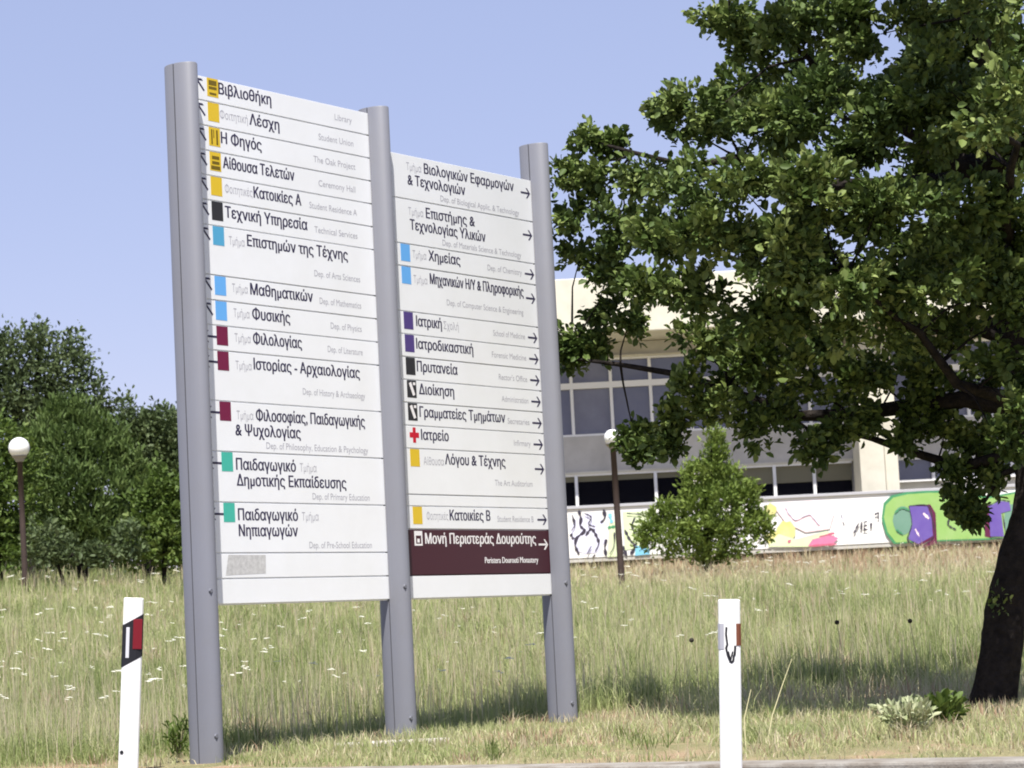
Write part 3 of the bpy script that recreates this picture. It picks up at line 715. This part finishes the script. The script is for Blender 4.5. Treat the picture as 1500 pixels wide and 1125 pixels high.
mb = MB(); mb.box(OX, XR, BY - .04, BY + .15, bz0, Zw0); mb.build('base_wall', m_cream, bld)
PW = xat(898, 600, BY) - xat(840, 600, BY)
X0 = xat(838, 590, BY) - 3 * PW
ci0, ci1 = xat(1250, 690, BY), xat(1306, 690, BY)
kinds = {}
nb = int((XR - X0) / PW) - 1
def window(x0, x1, z0, z1, transom, pane_mat, y=0., blind=None):
    f = MB(); t = .045
    f.box(x0 - t, x0 + t, BY - .06 - y, BY + .1, z0, z1)
    f.box(x0 + t, x1 - t, BY - .05 - y, BY + .08, z1 - .06, z1)
    f.box(x0 + t, x1 - t, BY - .05 - y, BY + .08, z0, z0 + .06)
    if transom: f.box(x0 + t, x1 - t, BY - .055 - y, BY + .08, transom - .09, transom + .09)
    fo = f.build('window', m_frame, bld)
    p = MB(); p.box(x0 + t, x1 - t, BY + .085, BY + .12, z0, z1); p.build('pane', pane_mat, fo)
    if blind:
        p = MB(); p.box(x0 + t, x1 - t, BY + .05, BY + .082, z1 - .06 - blind, z1 - .06); p.build('blind', m_blind, fo)
Ztr = zat(840, 566, BY)
for k in range(nb):
    xa = X0 + k * PW; xb = xa + PW
    if xb > ci0 - .05 and xa < ci1 + .05:
        xa2, xb2 = (xa, ci0) if xa < ci0 else ((ci1, xb) if xb > ci1 else (0, 0))
        if xb2 - xa2 < .3: continue
        xa, xb = xa2, xb2
    right = xa > ci1 - .1
    window(xa, xb, Zs1, Zh, Ztr, glasses[(k * 7 + k // 3) % 3])
    zl = Zs0 - .07
    if right: window(xa, xb, Zw0 + .35, zl, None, m_glass)
    else: window(xa, xb, Zw0, zl, None, m_dark, blind=.16 if xa < xat(1000, 690, BY) else .5)
# projecting column and the brick-like narrow pier
mb = MB(); mb.box(ci0, (ci0 + ci1) / 2 + .15, BY - 1.6, BY - .11, bz0, Zf0 - .02); mb.build('column', m_cream, bld, bevel=.02)
mb = MB(); mb.box((ci0 + ci1) / 2 + .18, ci1, BY - 1.45, BY - .11, bz0, Zf0 - .02); mb.build('column', m_cream, bld, bevel=.02)
cx = xat(1017, 700, BY); mb = MB(); mb.box(cx - .14, cx + .16, BY - 1.3, BY - .11, bz0, Zs0 - .1)
mb.build('pier', m_cream, bld)

# ------------------------------------------------------------------ terrace wall with graffiti
WY = 72.4
m_wall = material('white_painted_wall', (.80, .79, .78), .85, .2, noise=(.9, .5, (.70, .69, .67)))
m_cope = material('grey_coping', (.42, .42, .45), .8)
wx0, wx1 = xat(640, 780, WY), 30.
wz1 = zat(840, 746, WY); wz0 = zat(840, 818, WY)
wall = thing('graffiti_wall', 'white terrace wall covered with coloured graffiti in front of the building', 'wall', (0, WY, 0))
mb = MB(); mb.box(wx0, wx1, 0, .25, wz0, wz1); mb.build('wall_face', m_wall, wall)
mb = MB(); mb.box(wx0 - .03, wx1, -.05, .3, wz1 + .002, wz1 + .09); mb.build('coping', m_cope, wall, bevel=.01)
mb = MB(); mb.box(wx0, wx1, .5, .8, bz0 - .6, wz0 - .004); mb.build('recessed_base', material('painted_gap_shade', (.22, .17, .13), .9, .1, noise=(2, .7, (.36, .33, .30))), wall)  # dark brown colour carries the shade of the gap under the wall
mb = MB(); mb.box(wx0, wx1, .02, 1.6, wz0 - .12, wz0 - .004); mb.build('slab_edge', m_conc, wall)
g_n = [0]
def wpt(px, py): P = at(px, py, WY); return (float(P[0]), float(P[2]))
def paint(mat, polys, name='graffiti', label=None, lift=None):
    g_n[0] += 1; y = -(.006 + .004 * g_n[0]) if lift is None else -lift
    mb = MB()
    for P in polys:
        Q = [wpt(*p) for p in P]; n = len(Q)
        mb.add([(x, y, z) for x, z in Q], [tuple(range(n))])
    return mb.build(name, mat, wall, label=label)
def strokes(pts, w):
    """a smooth brush line as a strip of quads"""
    P = [Vector((a, b)) for a, b in pts]; S = []
    for k in range(len(P) - 1):
        a, b = P[k], P[k + 1]; m0 = (b - P[k - 1]) * .5 if k else (b - a); m1 = (P[k + 2] - a) * .5 if k + 2 < len(P) else (b - a)
        for q in range(5):
            t = q / 5; S.append(a * (2*t**3 - 3*t*t + 1) + m0 * (t**3 - 2*t*t + t) + b * (3*t*t - 2*t**3) + m1 * (t**3 - t*t))
    S.append(P[-1]); L, Rr = [], []
    for k, p in enumerate(S):
        d = (S[min(k + 1, len(S) - 1)] - S[max(k - 1, 0)]); d.normalize(); n_ = Vector((-d.y, d.x)); ww = w * (.36 + .18 * math.sin(k * .9 + p.x)) 
        if k in (0, len(S) - 1): ww *= .6
        L.append(p + n_ * ww); Rr.append(p - n_ * ww)
    return [[tuple(L[k]), tuple(Rr[k]), tuple(Rr[k + 1]), tuple(L[k + 1])] for k in range(len(S) - 1)]
def blob(cx, cy, rx, ry, n=18, jit=.08, seed=1):
    q = random.Random(seed)
    return [(cx + rx * math.cos(2*math.pi*k/n) * (1 + q.uniform(-jit, jit)), cy + ry * math.sin(2*math.pi*k/n) * (1 + q.uniform(-jit, jit))) for k in range(n)]
def spray(name, c, second=None): return material(name, c, .8, .2, noise=(1.6, .6, second or tuple(min(1, v * 1.4 + .03) for v in c)))
s_lav = spray('pale_lavender_spray', (.62, .62, .78)); s_pink = spray('pale_pink_spray', (.82, .62, .66), (.85, .75, .76)); s_yel = spray('lemon_spray', (.60, .56, .16), (.68, .66, .42))
s_red = spray('crimson_spray', (.45, .08, .14), (.65, .25, .35)); s_hot = spray('hot_pink_spray', (.55, .17, .30)); s_lime = spray('lime_spray', (.25, .43, .12), (.33, .48, .20))
s_vio = spray('violet_spray', (.125, .08, .33), (.19, .14, .40)); s_tl = spray('teal_spray', (.14, .27, .20), (.19, .32, .26)); s_blk = spray('black_spray', (.04, .035, .05), (.07, .06, .09))
s_mar = spray('maroon_spray', (.10, .015, .05), (.16, .03, .09)); s_blu = spray('sky_blue_spray', (.18, .45, .62)); s_pgr = spray('pale_green_spray', (.60, .70, .42), (.70, .75, .55)); s_dgr = spray('deep_green_spray', (.05, .22, .10))
# left lettering: pale fill and dark outlines
paint(s_lav, [blob(862, 782, 26, 30, seed=3)], label='pale lavender graffiti patch')
paint(s_pgr, [[(892,765),(905,763),(906,815),(890,816)], [(912,750),(950,748),(948,800),(915,806)]], label='pale green graffiti patch')
paint(s_blk, strokes([(848,748),(851,760),(850,770),(856,778),(845,788),(843,800),(848,812)], 5) + strokes([(884,746),(886,758),(880,766)], 6) +
      strokes([(858,785),(866,775),(874,786),(877,797),(872,808)], 5) + strokes([(888,790),(886,802),(888,815)], 5) + strokes([(872,812),(868,817)], 5) +
      strokes([(836,782),(840,790)], 5) + strokes([(915,776),(922,790),(930,800),(924,812)], 5) + strokes([(930,758),(926,770),(930,782)], 4) + strokes([(912,800),(918,815)], 6), label='black outlined graffiti letters')
paint(s_dgr, strokes([(890,773),(903,771)], 5), label='dark green graffiti dash')
paint(s_blu, [[(931,800),(950,797),(952,812),(930,814)]] + strokes([(893,752),(896,766)], 6), label='sky blue graffiti letters')
# middle: yellow, pale pink, red
paint(s_pink, [[(1130,738),(1205,733),(1222,752),(1215,775),(1180,780),(1150,765)]], label='pale pink graffiti cloud')
paint(s_yel, [blob(1152, 779, 14, 16, 16, .15, 4), blob(1128, 746, 9, 8, 12, .2, 5), blob(1131, 788, 10, 9, 12, .2, 6)], label='lemon yellow graffiti')
paint(s_pgr, [[(1124,800),(1140,782),(1165,790),(1210,778),(1222,782),(1195,796),(1185,801),(1125,801)]], label='pale green graffiti sweep')
paint(s_hot, [[(1183,800),(1190,790),(1215,784),(1228,788),(1218,799)]], label='hot pink graffiti')
paint(s_red, strokes([(1185,800),(1226,797)], 4) + strokes([(1200,786),(1222,781)], 4) + strokes([(1154,795),(1158,791)], 5), label='crimson graffiti strokes')
# small black tag
paint(s_blk, strokes([(1250,782),(1258,766)], 3) + strokes([(1262,764),(1261,776)], 3) + strokes([(1265,765),(1270,764)], 2.5) + strokes([(1265,771),(1270,770)], 2.5) + strokes([(1264,777),(1271,776)], 2.5) + strokes([(1266,765),(1266,777)], 2.5) +
      strokes([(1276,766),(1275,774)], 3) + strokes([(1281,754),(1286,752),(1286,760)], 3.5), label='small black graffiti tag')
paint(s_blk, strokes([(856,752),(866,758),(862,768),(872,772)], 3) + strokes([(900,780),(899,800),(893,812)], 3) + strokes([(838,755),(842,768),(837,778)], 4) + strokes([(918,752),(940,754)], 3) + strokes([(866,800),(860,812)], 4), label='thin black graffiti scrawl')
paint(s_lav, strokes([(1150,742),(1165,760),(1185,752),(1200,768)], 4) + strokes([(1232,748),(1236,765)], 3), label='pale lavender graffiti scrawl')
# right: lime cloud with violet letters
lime = [(1294,758),(1297,740),(1308,729),(1330,724),(1360,722),(1385,722),(1410,727),(1450,730),(1492,722),(1496,760),(1490,786),(1440,789),(1380,791),(1340,793),(1312,795),(1300,780)]
paint(s_dgr, [[(x + (-3 if x < 1390 else 3), y + (-3 if y < 750 else 2)) for x, y in lime]], label='dark green graffiti outline')
paint(s_lime, [lime], label='lime green graffiti cloud')
paint(s_tl, [blob(1322, 763, 15, 21, 18, .06, 8), blob(1482, 762, 12, 24, 16, .08, 9)], label='teal graffiti patches')
paint(s_mar, [[(1330,742),(1362,739),(1370,752),(1372,796),(1350,803),(1342,797),(1345,770)], [(1440,742),(1452,738),(1452,788),(1442,786)]], label='maroon graffiti shadow')
paint(s_vio, [[(1331,741),(1358,742),(1364,760),(1366,785),(1345,797),(1330,790),(1336,768)], [(1447,742),(1465,734),(1478,736),(1480,748),(1466,752),(1468,770),(1470,786),(1450,786)]], label='violet graffiti letters')
paint(s_pink, strokes([(1352,752),(1360,760)], 5) + strokes([(1340,775),(1346,786)], 3), label='pale pink graffiti highlights')
paint(s_blk, strokes([(1331,741),(1358,741),(1365,760),(1367,786),(1346,799),(1329,791),(1335,768),(1331,741)], 2) + strokes([(1447,741),(1465,733),(1479,735)], 2) + strokes([(1468,752),(1471,787),(1450,787)], 2) + strokes([(1380,744),(1392,752),(1388,768),(1400,776)], 2.5), label='thin dark graffiti outlines')
paint(s_dgr, strokes([(1310,752),(1320,744),(1332,748)], 3) + strokes([(1312,776),(1322,783)], 3) + strokes([(1405,772),(1425,762),(1430,776)], 3), label='dark green graffiti curls')
paint(s_yel, strokes([(1398,742),(1406,748)], 6), label='yellow graffiti spark')

# ------------------------------------------------------------------ grass and wild flowers (uncountable)
def in_view_points(n, y0, y1, margin=1.0, pw=1.0):
    """points spread evenly over picture depth (denser near the road), a bit wider than the view"""
    t = rng.random(n)
    inv = 1 / y0 + (1 / y1 - 1 / y0) * t ** pw
    Y = 1 / inv
    X = (rng.random(n) * 2 - 1) * (Y * .235 + margin + .8)
    return X, Y
def blades(X, Y, H, Wd, lean, kind, bend=.5, curl=None):
    n = len(X); Z = gz(X, Y) - .01
    az = rng.random(n) * 6.283; la = lean * rng.normal(0, 1, n)
    dx, dy = np.cos(az) * la, np.sin(az) * la
    fa = rng.random(n) * 3.1416; sx, sy = np.cos(fa) * Wd / 2, np.sin(fa) * Wd / 2
    b = np.stack([X, Y, Z], 1); s = np.stack([sx, sy, 0 * sx], 1)
    m = b + np.stack([dx * .35 * H, dy * .35 * H, H * .55], 1)
    t = b + np.stack([dx * H, dy * H, H * (1 - .25 * np.abs(la).clip(0, 1.5))], 1)
    V = np.stack([b - s, b + s, m + s * .8, m - s * .8, t], 1).reshape(-1, 3)
    q = np.arange(n)[:, None] * 5
    F = [q + np.array([[0, 1, 2, 3]]), q + np.array([[3, 2, 4]])]
    return V, F, np.repeat(kind, 5)
def patch(X, Y, s, ph): 
    return .5 + .25 * (np.sin(X * s + ph + 1.3 * np.sin(Y * s * .7)) + np.sin(Y * s * .8 + 2 * ph + 1.1 * np.sin(X * s * .9)))
def dryness(X, Y):
    # strawy zone on the slope below the building on the right
    return sstep(34, 58, Y) * sstep(-1, 4, X) * .6
sets = []
# meadow
n = 350000
X, Y = in_view_points(n, 14.0, 78, 1.2, 1.15)
hm = hmeadow(X, Y); d = X * KN[0] + Y * KN[1] - KC
keep = (rng.random(n) < hm) & (d > .4) & (Y < 71.5)
X, Y = X[keep], Y[keep]; n = len(X)
H = (.13 + .24 * rng.random(n) ** 1.4) * (.55 + .8 * patch(X, Y, 1.7, .3)) * (.75 + .5 * patch(X, Y, 6.3, 1.3)) * (.55 + .45 * hm[keep])
Wd = .0052 * np.clip(Y / 17, .9, 4.5) * (.7 + .7 * rng.random(n))
k = np.clip(-.10 + .36 * patch(X, Y, .9, 1) + .24 * patch(X, Y, 4.5, 2) + .48 * rng.random(n) + dryness(X, Y), 0, 1)
H *= .72 + .28 * sstep(15, 24, Y)
sets.append(blades(X, Y, H, Wd, .62, k))
# seed stalks: taller, strawy
n = 26000
X, Y = in_view_points(n, 14.5, 76, 1.2, 1.1); hm = hmeadow(X, Y); keep = (rng.random(n) < hm) & (Y < 71); X, Y = X[keep], Y[keep]; n = len(X)
sets.append(blades(X, Y, .30 + .24 * rng.random(n), .0038 * np.clip(Y / 15, 1, 5), .16, np.clip(.72 + .28 * rng.random(n), 0, 1)))
# mown verge
n = 145000
X, Y = in_view_points(n, 11.5, 22, 1.2, 1.0); d = X * KN[0] + Y * KN[1] - KC
SP1, SP2 = at(1020, 1096, 13.2), at(285, 1112, 14.35)
bare = patch(X, Y, 2.6, .7) * .6 + patch(X, Y, 7, 2.1) * .4
hm = hmeadow(X, Y)
keep = (d > .12) & (rng.random(n) > hm * .9) & (rng.random(n) < np.clip(1.6 - 2.0 * bare, np.where(Y > 15.2, .6, .2), 1) * np.where(((X - SP1[0]) / .34) ** 2 + ((Y - SP1[1]) / .55) ** 2 < 1, .12, 1) * np.where(((X - SP2[0]) / .22) ** 2 + ((Y - SP2[1]) / .35) ** 2 < 1, .2, 1)) & (rng.random(n) < sstep(.2, .9, d) * .8 + .2)
X, Y, d, bare = X[keep], Y[keep], d[keep], bare[keep]; n = len(X)
H = (.03 + .085 * rng.random(n)) * (.7 + .6 * patch(X, Y, 3.1, 4)) * (.5 + .5 * sstep(.2, 1.5, d)) * (1 + 1.6 * sstep(16, 18.5, Y) * sstep(.5, 1.5, X))
k = np.clip(.16 + .4 * rng.random(n) + .7 * bare + .12 * rng.normal(0, 1, n), 0, 1)
sets.append(blades(X, Y, H, .0058 * (.7 + .7 * rng.random(n)), .6, k))
# tussocks of other grasses and low herbs that break up the meadow
nt_ = 1500; per_ = 34
X, Y = in_view_points(nt_, 12.6, 62, 1.2, 1.25); hm = hmeadow(X, Y); d = X * KN[0] + Y * KN[1] - KC
keep = (d > .5) & (rng.random(nt_) < .25 + .75 * hm); X, Y, hm = X[keep], Y[keep], hm[keep]; nt_ = len(X)
tk = rng.random(nt_); tk = np.where(tk < .45, rng.random(nt_) * .12, np.where(tk < .8, .6 + .3 * rng.random(nt_), .97 + .03 * rng.random(nt_)))
th_ = (.10 + .22 * rng.random(nt_)) * (.45 + .55 * hm); tr_ = .03 + .09 * rng.random(nt_)
ci = np.repeat(np.arange(nt_), per_); n = len(ci)
a_ = rng.random(n) * 6.283; q_ = np.sqrt(rng.random(n)) * tr_[ci]
sets.append(blades(X[ci] + q_ * np.cos(a_), Y[ci] + q_ * np.sin(a_), th_[ci] * (.6 + .6 * rng.random(n)), .0065 * np.clip(Y[ci] / 18, .8, 3) * (.6 + .9 * rng.random(n)), .75, np.clip(tk[ci] + .06 * rng.normal(0, 1, n), 0, 1)))
Vs, F4, F3, Ks, off = [], [], [], [], 0
for V, F, K in sets:
    Vs.append(V); F4.append(F[0] + off); F3.append(F[1] + off); Ks.append(K); off += len(V)
m_grass = material('meadow_grass', (.15, .19, .06), .7, .2, attr=[(0, (.16, .205, .065)), (.35, (.28, .335, .13)), (.62, (.40, .43, .205)), (.82, (.53, .50, .31)), (.95, (.62, .54, .40)), (1, (.40, .28, .19))], transl=.4)
g = np_mesh('grass', np.concatenate(Vs), [np.concatenate(F4), np.concatenate(F3)], m_grass, None, np.concatenate(Ks))
g['kind'] = 'stuff'

# white umbel flowers among the grass
def umbels(n):
    X, Y = in_view_points(n, 14.6, 66, .6, 1.1)
    w_ = hmeadow(X, Y) * np.clip(patch(X, Y, .8, 2.2) * 1.3 - .2 + .5 * (X < -1.2) * (Y < 40) + .35 * (X > 1.5) * (Y > 24), .05, 1)
    keep = rng.random(n) < w_ * .8; X, Y = X[keep], Y[keep]; n = len(X)
    H = .34 + .24 * rng.random(n); R = (.012 + .032 * rng.random(n)) * np.clip(Y / 26, 1, 2.2)
    Z = gz(X, Y)
    V, F4, F3, off = [], [], [], 0
    for x, y, z, h, r in zip(X, Y, Z, H, R):
        nb_ = 5 + int(rng.integers(0, 4)); tx, ty = rng.normal(0, .2, 2)
        for j in range(nb_):
            a = rng.random() * 6.283; q = r * math.sqrt(rng.random()); c = np.array([x + q * math.cos(a), y + q * math.sin(a), z + h + tx * q * math.cos(a) + ty * q * math.sin(a) + rng.normal(0, .003)])
            e = r * .42
            for m_ in range(5): V.append(c + np.array([e * math.cos(m_ * 1.2566), e * math.sin(m_ * 1.2566), .3 * e * (m_ % 2)]))
            F4.append([off + i_ for i_ in range(5)]); off += 5
    return np.array(V), np.array(F4)
Vu, Fu = umbels(950)
m_umb = material('white_petal', (.78, .78, .68), .7, .2, transl=.3)
uo = np_mesh('wildflowers', Vu, [Fu], m_umb); uo['kind'] = 'stuff'

# ------------------------------------------------------------------ single plants near the road
m_stalk = material('dry_straw', (.44, .41, .24), .8, .2)
m_headd = material('dark_seed_head', (.03, .025, .018), .8)
m_weed = material('pale_weed_leaf', (.40, .44, .25), .7, .2, attr=[(0, (.22, .28, .12)), (.5, (.42, .45, .27)), (1, (.60, .60, .42))], transl=.25)
for i, (px, py, Y, lab) in enumerate([(1226, 912, 18.6, 'dark round seed head on a thin stalk, nearer the right delineator post'),
                                     (1333, 910, 18.9, 'dark round seed head on a thin stalk, nearer the oak trunk'),
                                     (1013, 938, 18.2, 'dark round seed head on a thin stalk, left of the right delineator post')]):
    P = at(px, py, Y); B = np.array([P[0] + .03, Y, float(gz(P[0], Y))])
    t = thing('thistle', lab, 'thistle', B, 0, 'thistles in the meadow')
    q = Vector(P - B)
    mb = MB(); mb.tube([Vector((0, 0, -.03)), q * .5 + Vector((.015, 0, 0)), q], [.004, .0035, .003], 5); mb.build('stalk', m_stalk, t)
    mb = MB(); mb.lathe([(.003, q.z - .016), (.014, q.z - .01), (.018, q.z), (.015, q.z + .012), (.006, q.z + .018)], q.x, 0, 10); mb.build('seed_head', m_headd, t, smooth=True)
# tall dry stalk beside the right delineator
B = at(1122, 1112, 12.9); B[2] = float(gz(B[0], 12.9)); T = at(1160, 965, 13.1)
t = thing('dry_grass_stalk', 'tall leaning pale straw stalk just right of the scratched delineator post', 'grass stalk', B)
q = Vector(T - B); mb = MB(); mb.tube([Vector((0, 0, -.03)), q * .35 + Vector((-.012, 0, .0)), q * .7 + Vector((-.008, 0, 0)), q], [.0035, .003, .0025, .0015], 6); mb.build('stalk', m_stalk, t)
mb = MB(); q2 = Vector(at(1100, 1010, 13.0) - B); mb.tube([Vector((-.1, 0, -.03)), q2 * .5 + Vector((-.07, 0, 0)), q2], [.004, .0035, .002], 5); mb.build('side_stalk', m_stalk, t)

def weed(name, label, px, py, Y, r, h, mat, n, leaf, aspect):
    B = at(px, py, Y); B = np.array([B[0], Y, float(gz(B[0], Y)) - .01])
    t = thing(name, label, 'weed', B)
    mb = MB(); pts = []; dirs = []
    for k in range(n):
        a = k / n * 6.283 + random.uniform(-.3, .3); rr = r * random.uniform(.4, 1); hh = h * random.uniform(.5, 1)
        e = Vector((math.cos(a) * rr, math.sin(a) * rr, hh)); m_ = e * .5 + Vector((0, 0, hh * .15))
        mb.tube([Vector((0, 0, 0)), m_, e], [.004, .003, .002], 5)
        for f in (.3, .5, .65, .8, .92, 1): pts.append(np.array(Vector((0,0,0)).lerp(m_, f * 2) if f < .5 else m_.lerp(e, f * 2 - 1))); dirs.append(np.array(e.normalized()))
    mb.build('stem', m_stalk, t)
    V, F, K = leaves(np.array(pts), 1.0, leaf, aspect, .02, 5, up=.3, outward=np.array(dirs))
    np_mesh('foliage', V, [F], mat, t, K)
weed('weed', 'pale silvery weed sprawling at the road edge right of the delineator post', 1335, 1100, 12.9, .16, .17, m_weed, 16, .05, .3)
weed('weed', 'yellow green leafy weed at the foot of the oak tree', 1380, 1085, 13.6, .14, .16, m_l4, 16, .06, .4)
weed('weed', 'green weed sprouting by the base of the tallest looking sign post', 262, 1085, 14.9, .08, .24, m_l4, 9, .045, .22)
# sprouts on the oak trunk
c = rel(wp(1466, 878, -.17)); crown('trunk_sprout', [(c, (.05, .04, .07), 6)], m_oak, oak, .04, .55, .03, 6)

# pale rubble at the foot of the middle sign post
m_stone = material('pale_stone', (.50, .47, .42), .9, .2, noise=(20, .8, (.34, .31, .27)), bump=(40, .6, .01))
for i, (px, py, s, lab) in enumerate([(560, 1092, .16, 'broad flat pale stone slab in front of the middle sign post'), (625, 1090, .12, 'flat pale stone right of the middle sign post foot'), (517, 1098, .11, 'flat pale stone left of the middle sign post foot')]):
    Yq = 15.35; P = at(px, py, Yq); 
    mb = MB(); pol = [(s * (1 + .25 * random.uniform(-1, 1)) * math.cos(a), .6 * s * (1 + .25 * random.uniform(-1, 1)) * math.sin(a)) for a in [k * .6283 for k in range(10)]]
    mb.prism(pol, -.03, .03)
    o = mb.build('stone', m_stone, None, bevel=.012); o.location = (P[0], Yq, float(gz(P[0], Yq))); tag(o, lab, 'stone', 'pale stones around the sign foot')
